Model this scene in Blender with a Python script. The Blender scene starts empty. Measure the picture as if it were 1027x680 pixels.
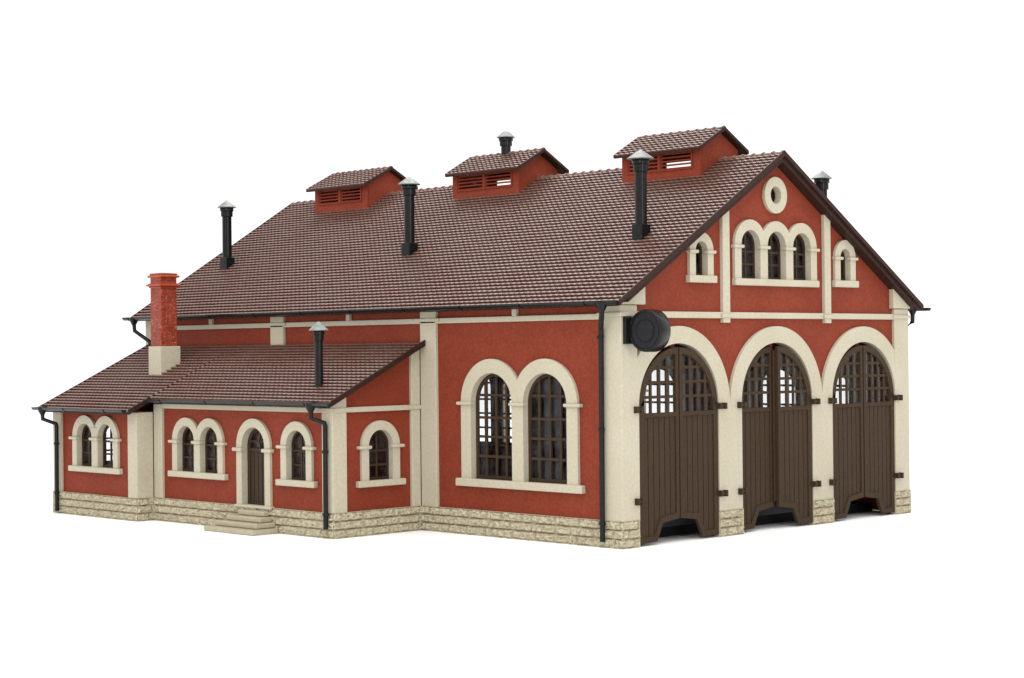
import bpy, math, random
from mathutils import Vector
from mathutils.geometry import tessellate_polygon
random.seed(7)
S = 0.0125                      # one build unit is 12.5 mm: the shed is a tabletop model 25 cm wide
R = math.radians
scn = bpy.context.scene
COL = scn.collection

# ------------------------------------------------------------------ camera
cam_d = bpy.data.cameras.new('camera'); cam = bpy.data.objects.new('camera', cam_d); COL.objects.link(cam)
scn.camera = cam
yaw, pitch, roll = R(135.25624818), R(0.31946256), R(-0.58112232)
fwd = Vector((math.cos(yaw)*math.cos(pitch), math.sin(yaw)*math.cos(pitch), math.sin(pitch)))
rgt = Vector((math.sin(yaw), -math.cos(yaw), 0)); upv = rgt.cross(fwd)
r2 = math.cos(roll)*rgt + math.sin(roll)*upv; u2 = -math.sin(roll)*rgt + math.cos(roll)*upv
from mathutils import Matrix
m = Matrix((r2, u2, -fwd)).transposed().to_4x4()
m.translation = Vector((46.52041285, -52.03582928, 7.7826782))*S
cam.matrix_world = m
cam_d.sensor_fit = 'HORIZONTAL'; cam_d.sensor_width = 36.0
cam_d.lens = 1808.45/1027*36.0
cam_d.clip_start = 0.01; cam_d.clip_end = 200

# ------------------------------------------------------------------ light: a white studio
w = bpy.data.worlds.new('World'); scn.world = w; w.use_nodes = True
bg = w.node_tree.nodes['Background']; bg.inputs[0].default_value = (1, 1, 1, 1); bg.inputs[1].default_value = 1.2
def softbox(name, loc, target, size, energy, col=(1, 1, 1)):
    d = bpy.data.lights.new(name, 'AREA'); d.shape = 'RECTANGLE'; d.size, d.size_y = size; d.energy = energy; d.color = col
    o = bpy.data.objects.new(name, d); COL.objects.link(o); o.location = loc
    o.rotation_euler = (Vector(target)-Vector(loc)).to_track_quat('-Z', 'Y').to_euler()
    return o
softbox('softbox_overhead', (0.30, -0.45, 1.45), (0.05, -0.10, 0.0), (1.3, 1.0), 13.0, (1, .99, .975))
softbox('softbox_key', (0.70, -1.10, 0.75), (-0.02, 0.05, 0.08), (0.6, 0.45), 4.5, (1, .985, .955))
softbox('softbox_side', (1.30, -0.40, 0.32), (-0.1, 0.08, 0.13), (0.3, 0.5), 2.6, (1, .985, .955))
softbox('softbox_back', (-0.72, 0.60, 1.20), (-0.1, 0.08, 0.15), (0.7, 0.5), 8.0, (1, .99, .98))
vs = scn.view_settings
vs.view_transform = 'Standard'; vs.look = 'None'; vs.exposure = 0; vs.gamma = 1; vs.use_curve_mapping = False

# ------------------------------------------------------------------ materials
def mat(name):
    mt = bpy.data.materials.new(name); mt.use_nodes = True
    nt = mt.node_tree; b = nt.nodes['Principled BSDF']
    tc = nt.nodes.new('ShaderNodeTexCoord'); mp = nt.nodes.new('ShaderNodeMapping')
    mp.inputs['Scale'].default_value = (1/S,)*3
    nt.links.new(tc.outputs['Object'], mp.inputs[0])
    return mt, nt, b, mp.outputs[0]
def noise(nt, vec, scale, detail=3, rough=.6):
    n = nt.nodes.new('ShaderNodeTexNoise'); n.inputs['Scale'].default_value = scale
    n.inputs['Detail'].default_value = detail; n.inputs['Roughness'].default_value = rough
    nt.links.new(vec, n.inputs['Vector']); return n.outputs['Fac']
def ramp(nt, fac, stops):
    r = nt.nodes.new('ShaderNodeValToRGB'); e = r.color_ramp.elements
    while len(e) < len(stops): e.new(.5)
    for i, (p, c) in enumerate(stops): e[i].position = p; e[i].color = (*c, 1)
    nt.links.new(fac, r.inputs[0]); return r.outputs[0]
def mix(nt, fac, a, b, mode='MIX'):
    mx = nt.nodes.new('ShaderNodeMix'); mx.data_type = 'RGBA'; mx.blend_type = mode
    for s, v in ((0, fac), (6, a), (7, b)):
        if isinstance(v, (int, float)): mx.inputs[s].default_value = v
        elif isinstance(v, tuple): mx.inputs[s].default_value = (*v, 1)
        else: nt.links.new(v, mx.inputs[s])
    return mx.outputs[2]
def bump(nt, b, h, strength, dist):
    bp = nt.nodes.new('ShaderNodeBump'); bp.inputs['Strength'].default_value = strength
    bp.inputs['Distance'].default_value = dist*S; nt.links.new(h, bp.inputs['Height'])
    nt.links.new(bp.outputs[0], b.inputs['Normal'])
def plastic(name, c1, c2, scale=14, rough=.5, bs=.35, bd=.03, spec=.4, big=None):
    mt, nt, b, v = mat(name)
    n = noise(nt, v, scale, 4, .7)
    c = ramp(nt, n, [(.3, c1), (.7, c2)])
    if big:
        c = mix(nt, ramp(nt, noise(nt, v, .35, 3), [(.35, (0, 0, 0)), (.7, (1, 1, 1))]), c, mix(nt, 1.0, c, big, 'MULTIPLY'))
    nt.links.new(c, b.inputs['Base Color']); b.inputs['Roughness'].default_value = rough
    b.inputs['Specular IOR Level'].default_value = spec
    if bs: bump(nt, b, noise(nt, v, scale*1.3, 3, .7), bs, bd)
    return mt
M = {}
M['red'] = plastic('red_render', (.160, .026, .0115), (.238, .044, .021), 10, .7, .55, .03, .14, (.86, .82, .8))
M['cream'] = plastic('cream_stone_trim', (.395, .358, .270), (.475, .438, .343), 8, .65, .35, .02, .18, (.93, .92, .88))
M['stone'] = plastic('rough_stone', (.33, .29, .195), (.55, .50, .37), 7, .75, .9, .06, .1)
M['door'] = plastic('brown_door_plastic', (.033, .0205, .0115), (.054, .034, .020), 10, .6, .4, .02, .08)
M['lattice'] = plastic('brown_glazing_bars', (.030, .018, .010), (.050, .030, .018), 10, .5, .2, .01, .15)
M['verge'] = plastic('brown_verge_board', (.020, .009, .007), (.038, .016, .011), 6, .5, .3, .02, .12)
M['black'] = plastic('black_pipe_plastic', (.004, .004, .004), (.010, .011, .011), 8, .20, .12, .02, .18)
M['gutter'] = plastic('dark_gutter_plastic', (.010, .012, .012), (.020, .023, .023), 6, .3, .2, .02, .22)
M['base'] = plastic('dark_base_plate', (.008, .008, .010), (.014, .014, .017), 6, .5, .2, .02, .15)
M['steps'] = plastic('cream_steps', (.31, .27, .185), (.41, .365, .26), 8, .65, .4, .02, .3)
# metal rain caps
mt, nt, b, v = mat('zinc_cap'); b.inputs['Metallic'].default_value = .35; b.inputs['Roughness'].default_value = .5
nt.links.new(ramp(nt, noise(nt, v, 5), [(.3, (.15, .165, .16)), (.7, (.26, .28, .27))]), b.inputs['Base Color']); M['zinc'] = mt
# roof tiles: oxide brown-red plastic with rub marks and a sheen
mt, nt, b, v = mat('roof_tile')
c = ramp(nt, noise(nt, v, 5, 4, .7), [(.3, (.118, .060, .045)), (.7, (.190, .108, .083))])
c = mix(nt, ramp(nt, noise(nt, v, .45, 4, .6), [(.45, (0, 0, 0)), (.68, (1, 1, 1))]), c, (.145, .065, .047))
c = mix(nt, ramp(nt, noise(nt, v, 16, 2, .5), [(.70, (0, 0, 0)), (.80, (.25, .25, .25))]), c, (.40, .33, .31))
nt.links.new(c, b.inputs['Base Color']); b.inputs['Roughness'].default_value = .46; b.inputs['Specular IOR Level'].default_value = .5
bump(nt, b, noise(nt, v, 22, 3, .7), .35, .02); M['tile'] = mt
# chimney brick: bright red with worn pale mortar
mt, nt, b, v = mat('chimney_brick')
mp2 = nt.nodes.new('ShaderNodeVectorMath'); mp2.operation = 'DOT_PRODUCT'
sx = nt.nodes.new('ShaderNodeSeparateXYZ'); nt.links.new(v, sx.inputs[0])
ad = nt.nodes.new('ShaderNodeMath'); ad.operation = 'ADD'; nt.links.new(sx.outputs[0], ad.inputs[0]); nt.links.new(sx.outputs[1], ad.inputs[1])
cb = nt.nodes.new('ShaderNodeCombineXYZ'); nt.links.new(ad.outputs[0], cb.inputs[0]); nt.links.new(sx.outputs[2], cb.inputs[1])
bt = nt.nodes.new('ShaderNodeTexBrick'); nt.links.new(cb.outputs[0], bt.inputs['Vector'])
bt.inputs['Scale'].default_value = 1; bt.inputs['Brick Width'].default_value = .26; bt.inputs['Row Height'].default_value = .15
bt.inputs['Mortar Size'].default_value = .018; bt.inputs['Mortar Smooth'].default_value = .3
bt.inputs['Color1'].default_value = (.33, .038, .010, 1); bt.inputs['Color2'].default_value = (.20, .022, .006, 1); bt.inputs['Mortar'].default_value = (.2, .03, .015, 1)
msk = ramp(nt, noise(nt, v, 6, 4, .8), [(.52, (0, 0, 0)), (.62, (1, 1, 1))])
mm = mix(nt, 1.0, bt.outputs['Fac'], msk, 'MULTIPLY')
nt.links.new(mix(nt, mm, bt.outputs['Color'], (.52, .27, .19)), b.inputs['Base Color'])
b.inputs['Roughness'].default_value = .38; b.inputs['Specular IOR Level'].default_value = .3
mh = mix(nt, .45, bt.outputs['Fac'], noise(nt, v, 9, 3, .8)); bump(nt, b, mh, 1.0, .14); b.inputs['Normal']; M['brick'] = mt
M['chimney_red'] = plastic('red_glossy_moulding', (.27, .035, .010), (.36, .055, .018), 10, .35, .4, .03, .4)
# thin clear panes
mt, nt, b, v = mat('clear_pane'); out = nt.nodes['Material Output']
tr = nt.nodes.new('ShaderNodeBsdfTransparent'); tr.inputs[0].default_value = (.96, .965, .97, 1)
gl = nt.nodes.new('ShaderNodeBsdfGlossy'); gl.inputs['Roughness'].default_value = .12
lw = nt.nodes.new('ShaderNodeLayerWeight'); lw.inputs['Blend'].default_value = .5
fr = nt.nodes.new('ShaderNodeMath'); fr.operation = 'POWER'; nt.links.new(lw.outputs['Facing'], fr.inputs[0]); fr.inputs[1].default_value = 3.5
df = nt.nodes.new('ShaderNodeBsdfDiffuse'); df.inputs[0].default_value = (.35, .36, .4, 1)
m1 = nt.nodes.new('ShaderNodeMixShader'); m2 = nt.nodes.new('ShaderNodeMixShader')
hz = ramp(nt, noise(nt, v, 1.2, 2), [(.35, (.0, .0, .0)), (.80, (.07, .07, .07))])
nt.links.new(hz, m1.inputs[0]); nt.links.new(tr.outputs[0], m1.inputs[1]); nt.links.new(df.outputs[0], m1.inputs[2])
nt.links.new(fr.outputs[0], m2.inputs[0]); nt.links.new(m1.outputs[0], m2.inputs[1]); nt.links.new(gl.outputs[0], m2.inputs[2])
nt.links.new(m2.outputs[0], out.inputs[0]); M['pane'] = mt
mt, nt, b, v = mat('white_paper_surface'); b.inputs['Base Color'].default_value = (.96, .96, .96, 1); b.inputs['Roughness'].default_value = .9
b.inputs['Specular IOR Level'].default_value = .1; M['paper'] = mt

# ------------------------------------------------------------------ mesh helpers
class MB:
    def __init__(s): s.v = []; s.f = []; s.m = []
    def add(s, vs, fs):
        o = len(s.v); s.v += [Vector(a) for a in vs]; s.f += [tuple(i+o for i in f) for f in fs]; return s
    def build(s, name, material, parent=None, bevel=0, smooth=False, label=None, recalc=True, seg=2):
        me = bpy.data.meshes.new(name); me.from_pydata([a*S for a in s.v], [], s.f); me.update()
        if recalc:
            import bmesh
            bm = bmesh.new(); bm.from_mesh(me); bmesh.ops.remove_doubles(bm, verts=bm.verts, dist=1e-7)
            bmesh.ops.recalc_face_normals(bm, faces=bm.faces); bm.to_mesh(me); bm.free()
        me.materials.append(material)
        if smooth:
            me.polygons.foreach_set('use_smooth', [True]*len(me.polygons))
            try: me.set_sharp_from_angle(angle=R(40))
            except Exception: pass
        o = bpy.data.objects.new(name, me); COL.objects.link(o)
        if parent: o.parent = parent
        if bevel:
            bv = o.modifiers.new('bevel', 'BEVEL'); bv.width = bevel*S; bv.segments = seg; bv.limit_method = 'ANGLE'; bv.angle_limit = R(35)
        if label: o['label'] = label
        return o
    def box(s, a, b):
        (x0, y0, z0), (x1, y1, z1) = a, b
        return s.add([(x0,y0,z0),(x1,y0,z0),(x1,y1,z0),(x0,y1,z0),(x0,y0,z1),(x1,y0,z1),(x1,y1,z1),(x0,y1,z1)],
                     [(3,2,1,0),(4,5,6,7),(0,1,5,4),(1,2,6,5),(2,3,7,6),(3,0,4,7)])
    def fbox(s, F, u0, u1, v0, v1, n0, n1):
        c = [F(u, v, n) for n in (n0, n1) for (u, v) in ((u0,v0),(u1,v0),(u1,v1),(u0,v1))]
        return s.add(c, [(3,2,1,0),(4,5,6,7),(0,1,5,4),(1,2,6,5),(2,3,7,6),(3,0,4,7)])
    def plate(s, F, outer, holes, n0, n1):
        loops = [outer]+list(holes)
        flat = [p for l in loops for p in l]; N = len(flat)
        tris = tessellate_polygon([[Vector((p[0], p[1], 0)) for p in l] for l in loops])
        vs = [F(p[0], p[1], n0) for p in flat]+[F(p[0], p[1], n1) for p in flat]
        fs = [tuple(t) for t in tris]+[tuple(i+N for i in reversed(t)) for t in tris]
        o = 0
        for l in loops:
            k = len(l)
            for i in range(k):
                j = (i+1) % k; fs.append((o+i, o+j, N+o+j, N+o+i))
            o += k
        return s.add(vs, fs)
    def lathe(s, c, prof, n=24, axis='z'):
        vs = []; fs = []
        for (r, h) in prof:
            for i in range(n):
                a = 2*math.pi*i/n
                p = (r*math.cos(a), r*math.sin(a), h)
                if axis == 'y': p = (p[0], h, p[1])
                vs.append((c[0]+p[0], c[1]+p[1], c[2]+p[2]))
        for k in range(len(prof)-1):
            for i in range(n):
                j = (i+1) % n; fs.append((k*n+i, k*n+j, (k+1)*n+j, (k+1)*n+i))
        fs.append(tuple(range(n-1, -1, -1))); fs.append(tuple((len(prof)-1)*n+i for i in range(n)))
        return s.add(vs, fs)
    def tube(s, pts, r, n=12):
        pts = [Vector(p) for p in pts]; rings = []
        for i, p in enumerate(pts):
            if i == 0: t = (pts[1]-p).normalized(); k = 1
            elif i == len(pts)-1: t = (p-pts[i-1]).normalized(); k = 1
            else:
                a = (p-pts[i-1]).normalized(); b2 = (pts[i+1]-p).normalized(); t = (a+b2).normalized(); k = 1
            ref = Vector((1, 1, 0)).normalized() if abs(t.z) > .5 else Vector((0, 0, 1))
            if abs(t.dot(ref)) > .95: ref = Vector((1, -1, 0)).normalized()
            e1 = t.cross(ref).normalized(); e2 = t.cross(e1).normalized()
            rings.append([p+r*(math.cos(2*math.pi*j/n)*e1+math.sin(2*math.pi*j/n)*e2) for j in range(n)])
        vs = [q for rg in rings for q in rg]; fs = []
        for k in range(len(rings)-1):
            for j in range(n):
                l = (j+1) % n; fs.append((k*n+j, k*n+l, (k+1)*n+l, (k+1)*n+j))
        fs.append(tuple(range(n-1, -1, -1))); fs.append(tuple((len(rings)-1)*n+j for j in range(n)))
        return s.add(vs, fs)

def frame(axis, o, sgn):
    # axis 'y': a wall in the x-z plane at y=o; 'x': in the y-z plane at x=o. sgn is the outward direction
    if axis == 'y': return lambda u, v, n: (u, o+sgn*n, v)
    return lambda u, v, n: (o+sgn*n, u, v)
XL, YW = -32.84, 20.0
XE, XN, XF = -11.65, -24.8, -32.2       # annex: end wall, step in plan, far end
YD, YP = -4.88, -5.79
SIDE = frame('y', 0, -1); GAB = frame('x', 0, 1); FAR = frame('y', YW, 1); REAR = frame('x', XL, -1)
AD = frame('y', YD, -1); AP = frame('y', YP, -1); AE = frame('x', XE, 1); AS = frame('x', XN, 1); AR = frame('x', XF, -1)

def arc(c, zs, r, a0, a1, n=22): return [(c+r*math.cos(a0+(a1-a0)*i/n), zs+r*math.sin(a0+(a1-a0)*i/n)) for i in range(n+1)]
def archpoly(c, zb, zs, r, n=22): return [(c-r, zb), (c+r, zb)]+arc(c, zs, r, 0, math.pi, n)
def archrow(cs, zb, zs, Ro):
    p = [(cs[0]-Ro, zb), (cs[-1]+Ro, zb)]
    for i in range(len(cs)-1, -1, -1):
        a0 = 0 if i == len(cs)-1 else math.acos(min(1, (cs[i+1]-cs[i])/2/Ro))
        a1 = math.pi if i == 0 else math.pi-math.acos(min(1, (cs[i]-cs[i-1])/2/Ro))
        q = arc(cs[i], zs, Ro, a0, a1)
        if i < len(cs)-1: q = q[1:]
        p += q
    return p

# ------------------------------------------------------------------ the setting
fl = MB(); n = 12; big = 1400
fl.add([(-big, -big, 0), (big, -big, 0), (big, big, 0), (-big, big, 0)], [(0, 1, 2, 3)])
o = fl.build('tabletop', M['paper']); o['kind'] = 'structure'
o['label'] = 'plain white studio surface under the model engine shed'

# ------------------------------------------------------------------ the thing
root = bpy.data.objects.new('engine_shed', None); COL.objects.link(root)
root.location = (0, 0, 0.0001); root.empty_display_size = .05
root['label'] = 'red and cream model engine shed with three arched brown gates and a low annex'
root['category'] = 'model building'

# ---- glazed arched window: surround > sill, glazing_bars, glass_pane
WN = -.14          # red wall plane behind the trim
WB = -.42          # inside face of the walls
def window(F, cs, zsill, zs, Ri, Ro, hsill=.27, cap=.14, sill_over=.25, bars='small', red=WN, name='window', leg_over=.20, capz=None):
    mb = MB(); zb = zsill-.1
    mb.plate(F, archrow(cs, zb, zs, Ro), [archpoly(c, zb+.05, zs, Ri) for c in cs], WB-.01, 0)
    win = mb.build(name, M['cream'], root, bevel=.03)
    sl = MB(); sl.fbox(F, cs[0]-Ro-sill_over, cs[-1]+Ro+sill_over, zsill-hsill, zsill, red-.02, .10)
    sl.build('sill', M['cream'], win, bevel=.04)
    cz = zs if capz is None else capz
    if cap:
        edges = [(cs[0]-Ro-leg_over, cs[0]-Ri+.10)]+[(cs[i]+Ri-.10, cs[i+1]-Ri+.10) for i in range(len(cs)-1)]+[(cs[-1]+Ri-.10, cs[-1]+Ro+leg_over)]
        for a, b2 in edges:
            cp = MB(); cp.fbox(F, a, b2, cz-cap/2-.05, cz+cap/2-.05, red-.02, .11); cp.build('impost', M['cream'], win, bevel=.05, seg=3)
    for c in cs:
        g = MB(); n0, n1 = WB+.02, WB+.12
        rim = .10 if bars != 'large' else .14
        g.plate(F, archpoly(c, zsill-.02, zs, Ri+.03), [archpoly(c, zsill+rim, zs, Ri-rim)], n0, n1)
        t = .045 if bars != 'large' else .055
        def vb(d):
            top = zs+math.sqrt(max(0, (Ri-rim)**2-d*d))+.02
            g.fbox(F, c+d-t, c+d+t, zsill+.03, top, n0+.02, n1-.01)
        def hb(z):
            hw = Ri-rim+.02 if z <= zs else math.sqrt(max(0, (Ri-rim)**2-(z-zs)**2))+.02
            g.fbox(F, c-hw, c+hw, z-t, z+t, n0+.01, n1-.02)
        if bars == 'large':
            for d in (-.6, 0, .6): vb(d)
            for z in (5.86, 4.92, 4.12, 3.3): hb(z)
        elif bars == 'small':
            vb(0)
            for z in (zsill+.62, zsill+1.22): hb(z)
        elif bars == 'gable':
            vb(0)
            for z in (zsill+.62, zsill+1.15): hb(z)
        g.build('glazing_bars', M['lattice'], win)
        pn = MB(); pn.fbox(F, c-Ri+.01, c+Ri-.01, zsill, zs+Ri-.03, WB-.03, WB-.01)
        pn.v, pn.f = [], []
        pn.plate(F, archpoly(c, zsill-.02, zs, Ri+.03, 14), [], WB-.03, WB-.01)
        pn.build('glass_pane', M['pane'], win)
    return win
def holes(cs, zsill, zs, Ri): return [archpoly(c, zsill-.05, zs, Ri+.06) for c in cs]

# window layouts (centres, sill top, springing, inner and outer radius)
BIG = lambda cx: ((cx-1.58, cx+1.52), 2.36, 5.56, 1.22, 1.82)
bays = (-5.70, -16.45, -27.05)
near_w = [BIG(-5.70)]
far_w = [BIG(b) for b in bays]
ZS, RI, RO = 3.75, .67, 1.06
d_pair = ((-22.24, -20.44), 2.36, ZS, RI, RO); d_single = ((-14.13,), 2.32, ZS, RI, RO)
p_pair = ((-29.36, -27.50), 2.37, ZS, RI, RO); e_single = ((-2.24,), 2.30, ZS, RI, RO)
r_single = ((-3.05,), 2.30, ZS, RI+.25, RO+.2)
g_trip = ((8.21, 10.0, 11.79), 10.62, 12.02, .64, 1.08)
g_sl = ((4.97,), 10.69, 11.70, .38, .76); g_sr = ((15.03,), 10.67, 11.70, .38, .78)
gates = (3.49, 9.96, 16.39); GZI, GRI, GZO, GRO = 5.47, 2.47, 5.40, 3.235

# ---- walls
ZT = 9.9; sl_m = (16.01-9.58)/10.55; RZ = lambda y: 9.58+sl_m*(y+.55)-.34    # wall head under the roof
def wall(F, outer, hs, label=None, n0=WB, n1=WN): return MB().plate(F, outer, hs, n0, n1).build('wall', M['red'], root, label=label)
# long near wall, upper part runs on behind the annex roof
wall(SIDE, [(XL+.14, .05), (-.14, .05), (-.14, 9.55), (XL+.14, 9.55)], [h for wd in near_w for h in holes(*wd[:4])], 'long red side wall facing the annex')
wall(FAR, [(XL+.14, .05), (-.14, .05), (-.14, 9.55), (XL+.14, 9.55)], [h for wd in far_w for h in holes(*wd[:4])])
gab_out = [(.43, .05)]
for c in gates: gab_out += [(c-GRI-.06, .05)]+[(u, v) for (u, v) in reversed(arc(c, GZI, GRI+.06, 0, math.pi, 30))]+[(c+GRI+.06, .05)]
gab_out += [(19.57, .05), (19.57, RZ(.43)), (10, RZ(10)), (.43, RZ(.43))]
def circ(c, z, r, n=32): return [(c+r*math.cos(2*math.pi*i/n), z+r*math.sin(2*math.pi*i/n)) for i in range(n)]
gh = [h for wd in (g_trip, g_sl, g_sr) for h in holes(*wd[:4])]+[circ(9.98, 14.21, .46)]
wall(GAB, gab_out, gh, 'red gable wall with three gateways')
wall(REAR, [(.43, .05), (19.57, .05), (19.57, RZ(.43)), (10, RZ(10)), (.43, RZ(.43))], [h for wd in (g_trip,) for h in holes(*wd[:4])])
# annex walls
sa = (8.14-5.68)/5.2; AZ = lambda y: 5.68+sa*(y+5.2)-.30
wall(AD, [(XN+.01, .05), (XE-.14, .05), (XE-.14, 5.5), (XN+.01, 5.5)],
     holes(*d_pair[:4])+holes(*d_single[:4])+[archpoly(-17.15, 1.06, 3.66, .89)], 'annex front wall with the small door')
wall(AP, [(XF+.14, .05), (XN-.14, .05), (XN-.14, 5.08), (XF+.14, 5.08)], holes(*p_pair[:4]))
wall(AE, [(YD+.43, .05), (.13, .05), (.13, AZ(.13)), (YD+.43, AZ(YD+.43))], holes(*e_single[:4]), 'annex end wall beside the large arched window')
wall(AR, [(YP+.43, .05), (.13, .05), (.13, AZ(.13)), (YP+.43, AZ(YP+.43))], holes(*r_single[:4]))

# ---- windows
window(SIDE, *near_w[0], bars='large', sill_over=.28, hsill=.33)
for wd in far_w: window(FAR, *wd, bars='large', sill_over=.28, hsill=.33)
window(AD, *d_pair); window(AD, *d_single); window(AP, *p_pair); window(AE, *e_single); window(AR, *r_single)
window(GAB, *g_trip, bars='gable', hsill=.29, sill_over=.06, leg_over=.12, capz=12.0)
window(GAB, *g_sl, bars='none', hsill=.30, sill_over=.12, leg_over=.08)
window(GAB, *g_sr, bars='none', hsill=.30, sill_over=.12, leg_over=.08)
window(REAR, *g_trip, bars='gable', hsill=.29, sill_over=.06, leg_over=.12, capz=12.0)
# round window
oc = MB().plate(GAB, circ(9.98, 14.21, .78, 40), [circ(9.98, 14.21, .37, 40)], WB-.01, .0).build('round_window', M['cream'], root, bevel=.04)
MB().plate(GAB, circ(9.98, 14.21, .42), [circ(9.98, 14.21, .34)], WB+.02, WB+.1).fbox(GAB, 9.94, 10.02, 13.85, 14.57, WB+.03, WB+.09).build('glazing_bars', M['lattice'], oc)
MB().plate(GAB, circ(9.98, 14.21, .42), [], WB-.03, WB-.01).build('glass_pane', M['pane'], oc)

# ---- pilasters, bands, kneelers
def pilaster(F, u0, u1, z0, z1, n0=WN-.05, n1=0., bevel=.03): return MB().fbox(F, u0, u1, z0, z1, n0, n1).build('pilaster', M['cream'], root, bevel=bevel)
PZ = 1.03
def corner(x, y, sx, sy, wx, wy, z0, z1):       # L-shaped corner pier
    p = [(x, y), (x-sx*wx, y), (x-sx*wx, y+sy*.42), (x-sx*.42, y+sy*.42), (x-sx*.42, y+sy*wy), (x, y+sy*wy)]
    mb = MB(); mb.plate(lambda u, v, n: (u, v, n), p, [], z0, z1); return mb.build('pilaster', M['cream'], root, bevel=.03)
corner(0, 0, 1, 1, .98, .96, PZ, 9.44); corner(0, YW, 1, -1, .98, 1.15, PZ, 9.44)
corner(XL, 0, -1, 1, .98, .96, PZ, 9.44); corner(XL, YW, -1, -1, .98, .96, PZ, 9.44)
for a in (-11.64, -22.27):
    pilaster(SIDE, a, a+1.0, PZ, 9.54, n0=WN-.03); pilaster(FAR, a, a+1.0, PZ, 9.54)
# gateway surround: piers and three arches in one
gs = []
gs = [(.97, PZ), (.97, GZO)]
p = [(gates[0]-GRI, PZ), ]
outer = [(19.0, PZ), (19.0, GZO)]
# outline over the arches, right to left, then down the left side and along the openings
def gate_outline():
    o = []
    cs = gates; R0 = GRO
    for i in (2, 1, 0):
        a0 = 0 if i == 2 else math.acos(min(1, (cs[i+1]-cs[i])/2/R0))
        a1 = math.pi if i == 0 else math.pi-math.acos(min(1, (cs[i]-cs[i-1])/2/R0))
        q = arc(cs[i], GZO, R0, a0, a1, 34)
        if i < 2: q = q[1:]
        o += q
    o = [pt for pt in o if .9 <= pt[0] <= 18.9]
    o = [(18.9, PZ)]+o+[(.9, PZ)]
    for c in cs:
        o += [(max(c-GRI, .93), PZ)]+list(reversed(arc(c, GZI, GRI, 0, math.pi, 34)))+[(c+GRI, PZ)]
    return o
MB().plate(GAB, gate_outline(), [], WB, -.004).build('gateway_surround', M['cream'], root, bevel=.03)
# gable strips and string courses
for a, b2 in ((6.30, 6.76), (13.42, 13.88)):
    hz_ = lambda y: RZ(y if y < 10 else 20-y)+.1
    MB().plate(GAB, [(a, 8.77), (b2, 8.77), (b2, hz_(b2)), (a, hz_(a))], [], WN-.05, .03).build('pilaster', M['cream'], root, bevel=.03)
def band(F, u0, u1, z0, z1, n1=.06, name='string_course'): return MB().fbox(F, u0, u1, z0, z1, WN-.03, n1).build(name, M['cream'], root, bevel=.03)
band(GAB, 1.0, 18.86, 8.95, 9.21, .0); band(SIDE, XL+.99, -.99, 8.90, 9.13, .0); band(FAR, XL+.99, -.99, 8.90, 9.13, .0)
for a, b2 in ((6.18, 6.86), (13.3, 13.98)): MB().fbox(GAB, a, b2, 8.98, 9.15, .0, .09).build('string_course', M['cream'], root, bevel=.03)
# collars of the string course round the pilasters
for F, a, b2 in ((SIDE, -11.9, -10.4), (SIDE, -22.5, -21.05)): MB().fbox(F, a, b2, 8.98, 9.13, -.02, .08).build('string_course', M['cream'], root, bevel=.03)
def collar(x, y, sx, sy, wx, wy, z0, z1, e):
    p = [(x+sx*e, y-sy*e), (x-sx*wx, y-sy*e), (x-sx*wx, y+sy*.3), (x-sx*.3, y+sy*.3), (x-sx*.3, y+sy*wy), (x+sx*e, y+sy*wy)]
    MB().plate(lambda u, v, n: (u, v, n), p, [], z0, z1).build('string_course', M['cream'], root, bevel=.03)
collar(0, 0, 1, 1, 1.2, 1.15, 9.0, 9.16, .09); collar(0, YW, 1, -1, 1.2, 1.3, 9.0, 9.16, .09)
# brackets between string course and eave
for x in (-5.85, -16.5, -27.1): MB().fbox(SIDE, x-.13, x+.13, 9.13, 9.52, WN, .02).build('eave_bracket', M['cream'], root, bevel=.02)
# kneelers
for y0, y1, sg in ((.0, 1.37, 1), (18.65, 20.02, -1)):
    yo, yi = (y0, y1) if sg > 0 else (y1, y0)
    zz = lambda y: RZ(y if sg > 0 else 20-y)+.02
    MB().plate(GAB, [(yo, 9.46), (yi, 9.46), (yi, zz(yi)), (yo, zz(yo))], [], WN-.03, .10).build('kneeler_stone', M['cream'], root, bevel=.04)
# annex pilasters and bands
corner(XE, YD, 1, 1, .72, .77, PZ, 5.36); corner(XN, YP, 1, 1, .78, .9, PZ, 5.02); corner(XF, YP, -1, 1, .72, .7, PZ, 5.02)
MB().plate(AE, [(YD, 5.36), (YD+.77, 5.36), (YD+.77, AZ(YD+.77)), (YD, AZ(YD))], [], WN-.04, 0).build('pilaster', M['cream'], root, bevel=.03)
pilaster(AD, XN+.005, -24.12, PZ, 5.4)
MB().plate(AE, [(-.50, PZ), (.0, PZ), (.0, AZ(0)), (-.50, AZ(-.50))], [], WN-.03, 0).build('pilaster', M['cream'], root, bevel=.03)
band(AE, YD+.77, -.50, 5.20, 5.42, 0); band(AD, -24.1, XE-.73, 5.20, 5.42, 0)
MB().fbox(AE, -.68, .0, 5.22, 5.40, .0, .07).build('string_course', M['cream'], root, bevel=.03)
collar(XE, YD, 1, 1, .95, .95, 5.22, 5.40, .07)

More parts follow.
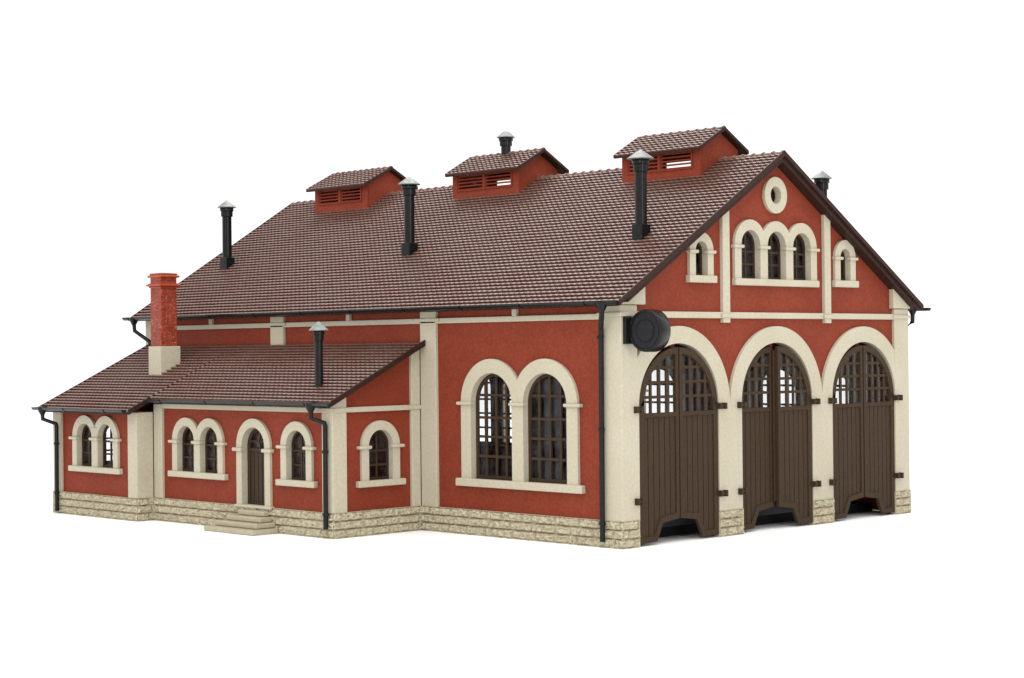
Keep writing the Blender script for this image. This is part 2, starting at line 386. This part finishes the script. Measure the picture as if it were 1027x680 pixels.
# ---- rough stone plinths
def plinth(F, u0, u1, z1=1.05, rows=3, n0=-.3, seed=1, caps=False):
    rnd = random.Random(seed); du, dv = .045, .035
    nu = max(2, int((u1-u0)/du)); nv = int(z1/dv)
    from mathutils import noise as MN
    joints = []
    for r in range(rows+1):
        xs = []; x = u0-rnd.uniform(.1, .8)
        while x < u1: xs.append(x); x += rnd.uniform(.75, 1.35) if rnd.random() > .2 else rnd.uniform(.35, .6)
        joints.append(xs)
    rh = z1/rows
    vs, fs = [], []
    for j in range(nv+1):
        z = z1*j/nv
        for i in range(nu+1):
            u = u0+(u1-u0)*i/nu
            r = min(rows-1, int(z/rh)); dz = min(z-r*rh, (r+1)*rh-z) if 0 < j < nv else .08
            dx = min((abs(u-x) for x in joints[r]), default=1)
            if i in (0, nu): dx = .1
            d = min(1, dz/.055)*min(1, dx/.10)
            h = -.17*(1-d)+d*(.06*MN.noise(Vector((u*5, z*7, seed*3.1)))+.12*MN.noise(Vector((u*11, z*13, seed*5.7))))
            if i in (0, nu) or j in (0, nv): h = -.01
            vs.append(F(u, z, h+.04))
    for j in range(nv):
        for i in range(nu):
            a = j*(nu+1)+i; fs.append((a, a+1, a+nu+2, a+nu+1))
    mb = MB().add(vs, fs)
    # top ledge, ends
    k = len(mb.v); mb.v += [Vector(F(u0, z1, n0)), Vector(F(u1, z1, n0)), Vector(F(u0, 0, n0)), Vector(F(u1, 0, n0))]
    top = [nv*(nu+1)+i for i in range(nu+1)]
    mb.f.append(tuple(top)+(k+1, k))
    if caps in (True, 'lo'): mb.f.append(tuple(j*(nu+1) for j in range(nv, -1, -1))+(k+2, k))
    if caps in (True, 'hi'): mb.f.append(tuple(j*(nu+1)+nu for j in range(nv+1))+(k+1, k+3))
    return mb.build('stone_plinth', M['stone'], root)
plinth(SIDE, XE+.0, .03, 1.05, 3, seed=2)
plinth(AE, YD-.02, -.03, 1.05, 3, seed=3); plinth(AD, XN+.02, XE+.02, 1.05, 3, seed=4)
plinth(AS, YP-.02, YD-.04, 1.05, 3, seed=5); plinth(AP, XF, XN+.02, 1.05, 3, seed=6)
plinth(GAB, -.02, .97, 1.06, 3, seed=7, caps='hi'); plinth(GAB, 18.80, 20.02, 1.06, 3, seed=8, caps='lo')
for k, (a, b2) in enumerate(((5.96, 7.49), (12.43, 13.92))):
    plinth(GAB, a, b2, 1.06, 3, seed=9+k, caps=True)
plinth(FAR, XL, 0, 1.05, 3, seed=12); plinth(REAR, 0, YW, 1.05, 3, seed=13); plinth(AR, YP, -.03, 1.05, 3, seed=14)
# floor plate inside
MB().box((XL+.5, .5, .0), (-1.75, YW-.5, .40)).box((XF+.5, YD+.5, .0), (XE-.5, .1, .4)).build('base_plate', M['base'], root)

# ---- gates: door leaf > planks, glazing_bars, glass_pane, hinge
def leaf(c, side, n1=-.10, ajar=0., zoff=0., strip=False):
    # side -1: leaf at smaller y. local u from the meeting line outwards
    hw = GRI-.02
    yh = c+side*hw                                   # hinge line
    ca, sn = math.cos(ajar), math.sin(ajar)
    def F(u, v, n):                                  # u: distance from the hinge line towards the middle
        n += n1
        return (u*sn*1.0+n*ca, yh-side*(u*ca)+side*n*sn*1.0, v+zoff)
    zc = 5.37; Rr = hw-.06
    def rad(u): return hw-u                          # distance from arch centre
    top = lambda u, r: zc+math.sqrt(max(0, r*r-(hw-u)**2))
    # outline: leg at hinge side, raised middle
    cut = [(hw-.03, .95), (hw-1.06, .82), (hw-1.42, .12), (0, .10)]
    outl = list(cut)
    na = 22
    for i in range(na+1):
        u = hw-.03 - (hw-.03)*(1-math.cos(0)) if False else 0
    pts = []
    for i in range(na+1):
        a = math.pi/2*i/na                           # from hinge side up to the middle
        pts.append((hw-hw*math.cos(a), zc+(Rr+.06)*math.sin(a)*.985))
    pts = [q for q in pts if q[0] < hw-.03]+[(hw-.03, zc+(Rr+.06)*.985)]
    outline = cut+pts
    # openings: glazed head and planked field
    st = .27; rail0, rail1 = 5.02, 5.20
    gi = []
    ri = hw-st-.03
    for i in range(na+1):
        a = math.pi/2*i/na
        gi.append((hw-ri*math.cos(a), zc+ri*math.sin(a)))
    gi = [q for q in gi if q[0] < hw-.24]
    gz = rail1
    um = hw-.22
    gi = [(hw-ri, gz)]+gi+[(um, zc+math.sqrt(ri*ri-.22**2)), (um, gz)]
    ph = [(st, rail0), (hw-.22, rail0), (hw-.22, 1.18), (hw-1.20, 1.05), (hw-1.58, .34), (st, .34)]
    fr = MB().plate(F, outline, [gi, ph], -.10, .06)
    o = fr.build('door_leaf', M['door'], root, bevel=.018)
    pl = MB(); n = 6; u0, u1 = st-.02, hw-.20
    def low(u):
        if u < hw-1.58: return .30
        if u < hw-1.20: return .30+(u-(hw-1.58))/.38*.71
        return 1.01+(u-(hw-1.20))/1.0*.12
    for i in range(n):
        a = u0+(u1-u0)*i/n+.018; b2 = u0+(u1-u0)*(i+1)/n-.018
        cutp = [(a, low(a))]+[(q, low(q)) for q in (hw-1.58, hw-1.20) if a < q < b2]+[(b2, low(b2)), (b2, rail0+.04), (a, rail0+.04)]
        pl.plate(F, cutp, [], -.06, .0)
    pl.plate(F, [(u0, low(u0)), (hw-1.58, low(hw-1.58)), (hw-1.20, low(hw-1.20)), (u1, low(u1)), (u1, rail0+.02), (u0, rail0+.02)], [], -.09, -.055)
    pl.build('plank_panel', M['door'], o, bevel=.01)
    gb = MB(); t = .058
    us = [hw-.22-(hw-.22-st)*k/4 for k in (1, 2, 3)]
    for u in us:
        d = hw-u; tz = zc+math.sqrt(max(.01, ri*ri-d*d))+.03
        gb.fbox(F, u-t, u+t, rail1-.02, tz, -.05, .02)
    for z in (5.82, 6.40, 6.98):
        d = math.sqrt(max(0, ri*ri-(z-zc)**2))+.03 if z > zc else ri
        gb.fbox(F, hw-d, hw-.2, z-t, z+t, -.055, .015)
    gb.build('glazing_bars', M['door'], o)
    pa = MB().plate(F, [(st-.05, 5.1), (hw-.1, 5.1)]+[(u, v) for (u, v) in [(hw-.1, zc+ri)]+[(hw-(ri+.05)*math.cos(math.pi/2*i/10), zc+(ri+.02)*math.sin(math.pi/2*i/10)) for i in range(9, -1, -1)]], [], -.085, -.07)
    pa.build('glass_pane', M['pane'], o)
    if strip: MB().fbox(F, hw-.14, hw+.12, 1.2, zc+Rr-.15, -.125, -.102).build('gap_light_block', M['door'], o)  # added strip, blocks light through the leaf gap so it looks dark
    for z in (1.78, 5.36):
        h = MB()
        ua, ub = -.36, .10
        G = lambda u, v, n: (n, yh-side*u, v)
        h.fbox(G, -.30, .06, z-.05, z+.05, -.03, .15); h.fbox(G, -.34, -.22, z-.13, z+.13, -.02, .2); h.fbox(G, -.06, .08, z-.12, z+.12, -.06, .18)
        h.build('hinge', M['door'], o, bevel=.01)
    return o
for k, c in enumerate(gates):
    leaf(c, -1, n1=(-.09, -.31, -.12)[k]); leaf(c, 1, n1=(-.10, -.09, -.12)[k], ajar=(R(.3), R(.4), R(.3))[k], strip=(k == 1))
# red tabs at the crown of each gateway
for c in gates:
    for d, a in ((0, 0), (-1.05, .0)):
        z = GZI+math.sqrt(GRI**2-d*d)
        MB().fbox(GAB, c+d-.12, c+d+.12, z-.32, z+.02, WB-.05, WB+.06).build('door_stop', M['red'], root)

# ---- annex door with surround and steps
ds = MB().plate(AD, archrow((-17.15,), PZ, 3.66, 1.21), [archpoly(-17.15, PZ+.05, 3.66, .82)], WB-.01, 0.).build('door_surround', M['cream'], root, bevel=.03)
for a, b2 in ((-18.54, -17.88), (-16.42, -15.76)): MB().fbox(AD, a, b2, 3.42, 3.58, WN, .12).build('impost', M['cream'], ds, bevel=.05, seg=3)
MB().fbox(AD, -18.4, -15.8, .98, 1.10, -.3, .10).build('threshold', M['cream'], ds, bevel=.03)
dd = MB().plate(AD, archpoly(-17.1, 1.09, 3.6, .87), [archpoly(-17.1, 3.55, 3.62, .70), [(-17.8, 1.2), (-16.4, 1.2), (-16.4, 3.42), (-17.8, 3.42)]], WB, WB+.1).build('entrance_door', M['lattice'], root, bevel=.01)
pp = MB()
for i in range(5): pp.fbox(AD, -17.82+i*.285+.02, -17.82+(i+1)*.285-.02, 1.15, 3.45, WB-.02, WB+.05)
pp.fbox(AD, -17.82, -16.38, 1.15, 3.45, WB-.05, WB-.01)
pp.build('plank_panel', M['lattice'], dd, bevel=.008)
MB().fbox(AD, -17.14, -17.06, 3.45, 4.38, WB+.02, WB+.08).fbox(AD, -17.78, -16.42, 3.82, 3.9, WB+.02, WB+.08).build('glazing_bars', M['lattice'], dd)
MB().plate(AD, archpoly(-17.1, 3.5, 3.62, .74, 12), [], WB-.03, WB-.01).build('glass_pane', M['pane'], dd)
st = MB()
for i in range(4):
    z = .225*i; e = .36*i
    st.box((-18.85+e*.95, YD-1.42+e, z+.004*i), (-15.30-e*.62, YD-.01, z+.218+.004*i))
st.build('entrance_steps', M['steps'], root, bevel=.055, seg=3)

# ---- tiled roofs
TW = .31
def tiles(x0, x1, ye, ze, yr, zr, rows, skew=None, thick=.26, name='roof_slope', parent=None, gaps=()):
    # eave line at ye, ridge line at yr, rows of pantiles stepping over one another
    L = math.hypot(yr-ye, zr-ze); ty, tz = (yr-ye)/L, (zr-ze)/L; sg = 1 if yr > ye else -1
    ny, nz = -tz*sg*1.0, abs(ty)
    ny = -sg*abs(tz); nz = abs(ty)
    n = max(1, round((x1-x0)/TW)); tw = (x1-x0)/n; dr = L/rows
    prof = [(0, .0), (.16, .021), (.34, .024), (.52, .004), (.78, -.003)]
    rnd = random.Random(int(abs(x0*7+ye*13)))
    mb = MB(); vs, fs = [], []
    K = len(prof)
    for r in range(rows):
        s0, s1 = r*dr-.03, (r+1)*dr+.02
        base = len(vs); cols = n*K+1
        jit = [rnd.uniform(-.004, .004) for _ in range(n+1)]
        for (s, h, wv) in ((s0+.045, -.09, .3), (s0, .035, 1.), (s0+.05, .045, 1.), (s1, -.085, .6)):
            for i in range(cols):
                t, k = divmod(i, K); px = prof[k][0]; hv = prof[k][1]
                hh = h+hv*wv+jit[t]; x = x0+(t+px)*tw
                vs.append((x, ye+ty*s+ny*hh, ze+tz*s+nz*hh))
        for a in range(3):
            for i in range(cols-1):
                q = base+a*cols+i
                if any(g0 < vs[q][0] and vs[q+1][0] < g1 and abs(vs[q][1]-10) < 1.1 for g0, g1 in gaps): continue
                fs.append((q, q+1, q+cols+1, q+cols))
    mb.add(vs, fs)
    o = mb.build(name, M['tile'], parent or root, recalc=False, smooth=True)
    return o
def slab(pts4, thick, name, material, parent, bevel=.02):
    # four corners of an upper surface; extrude straight down
    a = [Vector(p) for p in pts4]; b2 = [p-Vector((0, 0, thick)) for p in a]
    return MB().add(a+b2, [(0,1,2,3),(7,6,5,4),(0,1,5,4),(1,2,6,5),(2,3,7,6),(3,0,4,7)]).build(name, material, parent, bevel=bevel)
X0, X1 = XL-.44, .44
GAPS = ((-7.42, -3.24), (-18.60, -14.34), (-29.32, -25.36))
ro = tiles(X0, X1, -.55, 9.58, 10, 16.01, 43, name='roof', gaps=GAPS)
ro['label'] = 'main tiled roof slope facing the annex'
rf = tiles(X0, X1, 20.55, 9.58, 10, 16.01, 43, name='roof', gaps=GAPS)
def deck(y0, z0, y1, z1, xa, xb, par, th=.16, drop=.06):
    return slab([(xa, y0, z0-drop), (xb, y0, z0-drop), (xb, y1, z1-drop), (xa, y1, z1-drop)], th, 'roof_deck', M['verge'], par)
for ysgn, par in ((1, ro), (-1, rf)):
    yy = lambda d: 10-ysgn*d                       # d: distance from the ridge line
    pl_ = [(X0+.06, 10.50), (X1-.06, 10.50), (X1-.06, 0)]
    for g0, g1 in GAPS: pl_ += [(g1, 0), (g1, 1.0), (g0, 1.0), (g0, 0)]
    pl_ += [(X0+.06, 0)]
    MB().plate(lambda u, v, n: (u, yy(v), 16.01-sl_m*v-.06+n), pl_, [], -.16, 0).build('roof_deck', M['verge'], par)
    for xa, xb in ((-.5, X1-.08), (X0+.08, XL+.5)):    # boarded soffit under each verge
        MB().plate(lambda u, v, n: (n, yy(v), 16.01-sl_m*v+u), [(-.225, .0), (-.225, 9.95), (-.40, 9.95), (-.40, .0)], [], xa, xb).build('soffit', M['verge'], par)
def verge(x, y0, z0, y1, z1, par, w=.10, dep=.17, up=.06):
    # board along the verge, standing slightly above the tiles
    sg = 1 if x > -20 else -1
    F = frame('x', x, 1)
    return MB().plate(F, [(y0, z0-dep), (y0, z0+up), (y1, z1+up), (y1, z1-dep)], [], -w/2, w/2).build('verge_board', M['verge'], par, bevel=.025)
for x in (X1+.0, X0-.0):
    verge(x, -.56, 9.58, 10, 16.02, ro); verge(x, 20.56, 9.58, 10, 16.02, rf)
# ridge
def ridge(x0, x1, y, z, par, pitch=.55, r=.10, gaps=()):
    mb = MB(); n = max(1, round((x1-x0)/pitch)); d = (x1-x0)/n
    for i in range(n):
        a = x0+i*d; vs, fs = [], []
        if any(g0-.1 < a and a+d < g1+.1 for g0, g1 in gaps): continue
        for (xx, rr) in ((a, r), (a+d*.84, r), (a+d*.84, r*1.45), (a+d, r*1.45)):
            for k in range(9):
                t = math.pi*k/8; vs.append((xx, y+rr*1.25*math.cos(t), z+rr*math.sin(t)-.05))
        for q in range(3):
            for k in range(8): fs.append((q*9+k, q*9+k+1, (q+1)*9+k+1, (q+1)*9+k))
        fs.append(tuple(range(9))); fs.append(tuple(27+k for k in range(9)))
        mb.add(vs, fs)
    return mb.build('ridge_tiles', M['tile'], par)
xr = [X0]+[q for g in sorted(GAPS) for q in g]+[X1]
for k in range(0, len(xr), 2): ridge(xr[k], xr[k+1], 10, 16.00, ro)
# annex roof: inner part and the part that runs on over the projecting bay
ar = tiles(-24.60, -11.30, -5.2, 5.68, 0-.02, 8.14, 20, name='roof'); ar['label'] = 'lower lean-to roof of the annex'
yB, zB = -6.36, 5.68-sa*1.16
tiles(-32.55, -24.60, yB, zB, -.02, 8.14, 24, name='roof', parent=root)['label'] = 'lean-to roof over the projecting bay'
deck(-5.15, 5.70, -.02, 8.14, -24.6, -11.36, ar); deck(yB+.05, zB+.02, -.02, 8.14, -32.5, -24.66, ar)
verge(-11.30, -5.21, 5.68, -.02, 8.15, ar, dep=.20); verge(-32.55, yB, zB, -.02, 8.15, ar, dep=.20); verge(-24.58, yB, zB, -5.2, 5.70, ar, dep=.20)

# ---- gutters and downpipes
def gutter(y, z, x0, x1, r=.15, sg=-1, material='gutter', brk=3.55, xb=None):
    mb = MB(); n = 10; vs, fs = [], []
    for xx in (x0, x1):
        for rr in (r, r*.78):
            for k in range(n+1):
                t = math.pi+math.pi*k/n; vs.append((xx, y+rr*math.cos(t), z+rr*math.sin(t)))
    m_ = n+1
    for k in range(n):
        fs += [(k, k+1, 2*m_+k+1, 2*m_+k), (m_+k, m_+k+1, 3*m_+k+1, 3*m_+k), (k, k+1, m_+k+1, m_+k), (2*m_+k, 2*m_+k+1, 3*m_+k+1, 3*m_+k)]
    fs += [(0, m_, 3*m_, 2*m_), (n, m_+n, 3*m_+n, 2*m_+n)]
    mb.add(vs, fs)
    fs2 = tuple(range(n+1))
    mb.add([(x0+.02, y+r*.9*math.cos(math.pi+math.pi*k/n), z+r*.9*math.sin(math.pi+math.pi*k/n)) for k in range(n+1)], [fs2])
    mb.add([(x1-.02, y+r*.9*math.cos(math.pi+math.pi*k/n), z+r*.9*math.sin(math.pi+math.pi*k/n)) for k in range(n+1)], [fs2])
    g = mb.build('gutter', M[material], root, smooth=True)
    x = x1-1.6
    while x > x0+.3:
        b2 = MB(); vs = []
        for xx in (x, x+.09):
            for rr in (r*1.18, r*.9):
                for k in range(9):
                    t = math.pi+math.pi*k/8; vs.append((xx, y+rr*math.cos(t)*(-sg*-1 if False else 1), z+rr*math.sin(t)))
        fs = []
        for k in range(8): fs += [(k, k+1, 10+k, 9+k), (18+k, 19+k, 28+k, 27+k), (k, k+1, 19+k, 18+k), (9+k, 10+k, 28+k, 27+k)]
        b2.add(vs, fs); b2.build('gutter_bracket', M['black'], g); x -= brk
    return g
gutter(-.74, 9.60, XL-.75, .40, r=.17, material='black'); gutter(20.74, 9.50, XL-.6, .66, material='black')
gutter(-5.38, 5.62, -24.5, -11.18); gutter(-6.52, 5.17, -32.70, -24.72)
def downpipe(path, r=.105, hopper=True, clips=()):
    d = MB().tube(path, r).build('downpipe', M['black'], root, smooth=True)
    if hopper:
        p = path[0]; MB().lathe((p[0], p[1], p[2]-.06), [(.11, -.04), (.13, 0), (.24, .22), (.25, .34)], 16).build('hopper', M['black'], d, smooth=True)
    for z in clips:
        q = [a for a in path if True][-1]; MB().lathe((q[0], q[1], z), [(.12, -.06), (.14, -.05), (.14, .05), (.12, .06)], 14).build('pipe_clip', M['black'], d)
    return d
downpipe([(-.32, -.74, 9.28), (-.34, -.72, 9.05), (-.78, -.28, 8.62), (-.88, -.17, 8.45), (-.92, -.17, .24)], clips=(8.2, 4.6, .95))
downpipe([(-12.45, -5.38, 5.34), (-12.45, -5.36, 4.98), (-11.98, -5.05, 4.80), (-11.93, -5.04, 4.66), (-11.95, -5.04, .40)], clips=(3.6, 1.0))
downpipe([(-31.95, -6.50, 4.92), (-31.95, -6.48, 4.60), (-31.55, -6.0, 4.36), (-31.53, -5.98, 4.2), (-31.55, -5.98, .12)], clips=(3.4, 1.0))
downpipe([(-32.75, -.74, 9.30), (-32.75, -.70, 8.90), (-32.10, -.25, 8.35), (-32.05, -.22, 8.2), (-32.05, -.22, 7.7)])
downpipe([(-.24, 20.74, 9.30), (-.24, 20.72, 8.85), (-.45, 20.5, 8.62), (-1.0, 20.19, 8.4), (-1.0, 20.17, .3)])

# ---- roof ventilators on the ridge
def ventilator(x0, x1, rx0, rx1, label, yf=8.68):
    yb = 20-yf; ze, zr = 16.42, 17.36; c = (zr-ze)/(10-(yf-.36)); zt = lambda y: zr-c*abs(y-10)-.1
    FR = frame('x', x1, 1); FL = frame('x', x0, -1)
    F = frame('y', yf, -1); B = frame('y', yb, 1)
    base = 15.05
    mid = (x0+x1)/2-.06
    hs = []
    for (a, b2) in ((x0+.42, mid-.1), (mid+.12, x1-.55)):
        for i in range(4):
            z = 15.66+i*.165; hs.append([(a, z), (b2, z), (b2, z+.09), (a, z+.09)])
    outl = [(x0, base), (x1, base), (x1, zt(yf)), (x0, zt(yf))]
    body = MB()
    body.plate(F, outl, hs, -.12, 0)
    v = body.build('ridge_ventilator', M['red'], root, bevel=.02, label=label)
    MB().plate(B, outl, [[(x0+.42, 15.62), (mid-.08, 15.62), (mid-.08, 16.27), (x0+.42, 16.27)], [(mid+.1, 15.62), (x1-.42, 15.62), (x1-.42, 16.27), (mid+.1, 16.27)]], -.12, 0).build('louvred_wall', M['red'], v, bevel=.02)
    e = [(yf+.12, base), (yb-.12, base), (yb-.12, zt(yb-.12)), (10, zt(10)), (yf+.12, zt(yf+.12))]
    MB().plate(FR, e, [], -.12, -.002).build('end_wall', M['red'], v); MB().plate(FL, e, [], -.12, -.002).build('end_wall', M['red'], v)
    fm = MB()
    fm.fbox(F, x0+.30, x1-.42, 16.30, 16.38, -.01, .05); fm.fbox(F, x0+.30, x0+.38, 15.60, 16.30, -.01, .05)
    fm.fbox(F, x1-.50, x1-.42, 15.60, 16.30, -.01, .05); fm.fbox(F, mid-.07, mid+.09, 15.60, 16.30, -.01, .05)
    fm.fbox(F, x0+.30, x1-.42, 15.54, 15.60, -.01, .05)
    fm.build('louvre_frame', M['red'], v, bevel=.01)
    ye = yf-.36
    for (ya, ybb) in ((ye, 10), (20-ye, 10)):
        t = tiles(rx0, rx1, ya, ze, 10, zr, 7, name='tiled_roof', parent=v)
        slab([(rx0+.03, ya, ze-.05), (rx1-.03, ya, ze-.05), (rx1-.03, 10, zr-.05), (rx0+.03, 10, zr-.05)], .10, 'roof_deck', M['verge'], v)
        for x in (rx0, rx1):
            MB().plate(frame('x', x, 1), [(ya, ze-.13), (ya, ze+.04), (10, zr+.04), (10, zr-.13)], [], -.05, .05).build('verge_board', M['verge'], v, bevel=.02)
    r_ = ridge(rx0, rx1, 10, zr+.02, v, .5, .08)
    return v
ventilator(-7.60, -3.06, -7.75, -2.77, 'louvred ridge ventilator nearest the gated gable')
ventilator(-18.78, -14.16, -18.9, -13.77, 'middle louvred ridge ventilator with a smoke vent on its own ridge', yf=8.65)
ventilator(-29.50, -25.18, -29.76, -24.93, 'louvred ridge ventilator farthest from the gated gable', yf=8.53)

# ---- flue pipes
def cap(x, y, zt, rr, v, h=.36):
    return MB().lathe((x, y, zt), [(rr*.96, -h-.03), (rr, -h), (rr*.5, -h*.45), (.03, 0)], 28).build('rain_cap', M['zinc'], v, smooth=True)
def flue(x, y, zb, zt, r, rc, col, slope=sl_m, box=.28, label=None, facing=1, long=True):
    zc1 = zt-.38; h = col[1]
    mb = MB()
    if long: mb.lathe((x, y, 0), [(r, zb-.2), (r, zc1-h+.05)], 24)
    mb2 = MB().lathe((x, y, 0), [(r*1.0, zc1-h-.02), (col[0]*.86, zc1-h), (col[0]*.86, zc1-h*.45), (col[0]*.98, zc1-h*.40), (col[0], zc1-.03), (col[0]*.9, zc1+.02)], 24)
    if not long: mb = MB().lathe((x, y, 0), [(r, zb-.2), (r, zc1-h+.05)], 24)
    v = mb.build('flue_pipe', M['black'], root, smooth=True, label=label)
    mb2.build('flue_collar', M['black'], v, smooth=True)
    cap(x, y, zt, rc, v)
    if box:
        a = box; zz = lambda yy: zb+facing*slope*(yy-y)-.12
        b2 = MB(); t = zb+.52 if facing > 0 else zb+.5
        b2.add([(x-a, y-a, zz(y-a)), (x+a, y-a, zz(y-a)), (x+a, y+a, zz(y+a)), (x-a, y+a, zz(y+a)), (x-a, y-a, t), (x+a, y-a, t), (x+a, y+a, t), (x-a, y+a, t)],
               [(3,2,1,0),(4,5,6,7),(0,1,5,4),(1,2,6,5),(2,3,7,6),(3,0,4,7)])
        b2.build('flue_base', M['black'], v, bevel=.03)
    return v
flue(-2.38, 3.98, 12.34, 15.92, .245, .57, (.36, .52), label='black flue pipe on the main roof nearest the gated gable')
flue(-16.62, 3.87, 12.27, 15.88, .245, .54, (.36, .50), label='black flue pipe at the middle of the main roof')
flue(-30.85, 3.75, 12.20, 15.70, .245, .50, (.36, .48), label='black flue pipe at the far end of the main roof')
flue(-13.66, -3.95, 6.27, 9.03, .17, .42, (.25, .44), box=0, label='thin black flue pipe on the annex roof')
flue(-16.36, 10, 17.45, 18.52, .24, .46, (.36, .42), box=0, label='short black smoke vent on the middle ventilator')
flue(-2.0, 16.1, 12.34, 15.80, .245, .48, (.36, .50), facing=-1, label='black flue pipe rising behind the ridge')
MB().lathe((-13.66, -3.95, 6.27), [(.24, -.25), (.24, .12), (.18, .16)], 20)

# ---- brick chimney with stone foot
cx0, cx1, cy0, cy1 = -28.0, -26.96, -3.02, -1.85
cf = MB(); zf = lambda y: 5.68+sa*(y+5.2)-.12
cf.add([(cx0, cy0, zf(cy0)), (cx1, cy0, zf(cy0)), (cx1, cy1, zf(cy1)), (cx0, cy1, zf(cy1)), (cx0, cy0, 8.08), (cx1, cy0, 8.08), (cx1, cy1, 8.08), (cx0, cy1, 8.08)],
       [(3,2,1,0),(4,5,6,7),(0,1,5,4),(1,2,6,5),(2,3,7,6),(3,0,4,7)])
sx0, sx1, sy0, sy1 = -27.94, -27.02, -2.92, -2.0
ch = MB().box((sx0, sy0, 8.05), (sx1, sy1, 11.52)).build('chimney', M['brick'], root, bevel=.04, label='bright red brick chimney on the annex roof')
cf.build('stone_foot', M['cream'], ch, bevel=.04)
def ring(z0, z1, e, name='moulding'): return MB().box((sx0-e, sy0-e, z0), (sx1+e, sy1+e, z1)).build(name, M['chimney_red'], ch, bevel=.05, seg=2)
ring(10.90, 10.98, .06); ring(10.98, 11.08, .16); ring(11.08, 11.13, .08); ring(11.40, 11.52, .11); ring(11.52, 11.62, .04, 'chimney_top')
MB().box((sx0+.2, sy0+.2, 11.60), (sx1-.2, sy1-.2, 11.64)).build('flue_mouth', M['base'], ch)

# ---- round drum lamp on the gable
dl = MB().lathe((.98, 0, 8.43), [(.72, .30), (.80, .302), (.825, .33), (.825, .84), (.80, .87), (.3, .88)], 40, 'y')
lamp = dl.build('wall_lamp', M['black'], root, smooth=True, label='round black drum lamp on the corner of the gable')
MB().lathe((.98, 0, 8.43), [(.68, .29), (.70, .34)], 40, 'y').lathe((.98, 0, 8.43), [(.40, .268), (.44, .30)], 32, 'y').build('lamp_face', M['base'], lamp, smooth=False)
rg = MB()
for (ra, rb) in ((.72, .80), (.42, .46)):
    vs, fs = [], []
    for i in range(40):
        t = 2*math.pi*i/40
        for (rr, yy) in ((ra, .30), (ra, .262), (rb, .262), (rb, .30)): vs.append((.98+rr*math.cos(t), yy, 8.43+rr*math.sin(t)))
    for i in range(40):
        j = (i+1) % 40
        for k in range(3): fs.append((i*4+k, j*4+k, j*4+k+1, i*4+k+1))
    rg.add(vs, fs)
rg.build('lamp_ring', M['black'], lamp, smooth=False)
MB().box((.0, .10, 7.92), (.16, .62, 8.98)).box((.14, .32, 8.3), (.4, .6, 8.55)).build('lamp_bracket', M['black'], lamp, bevel=.03)
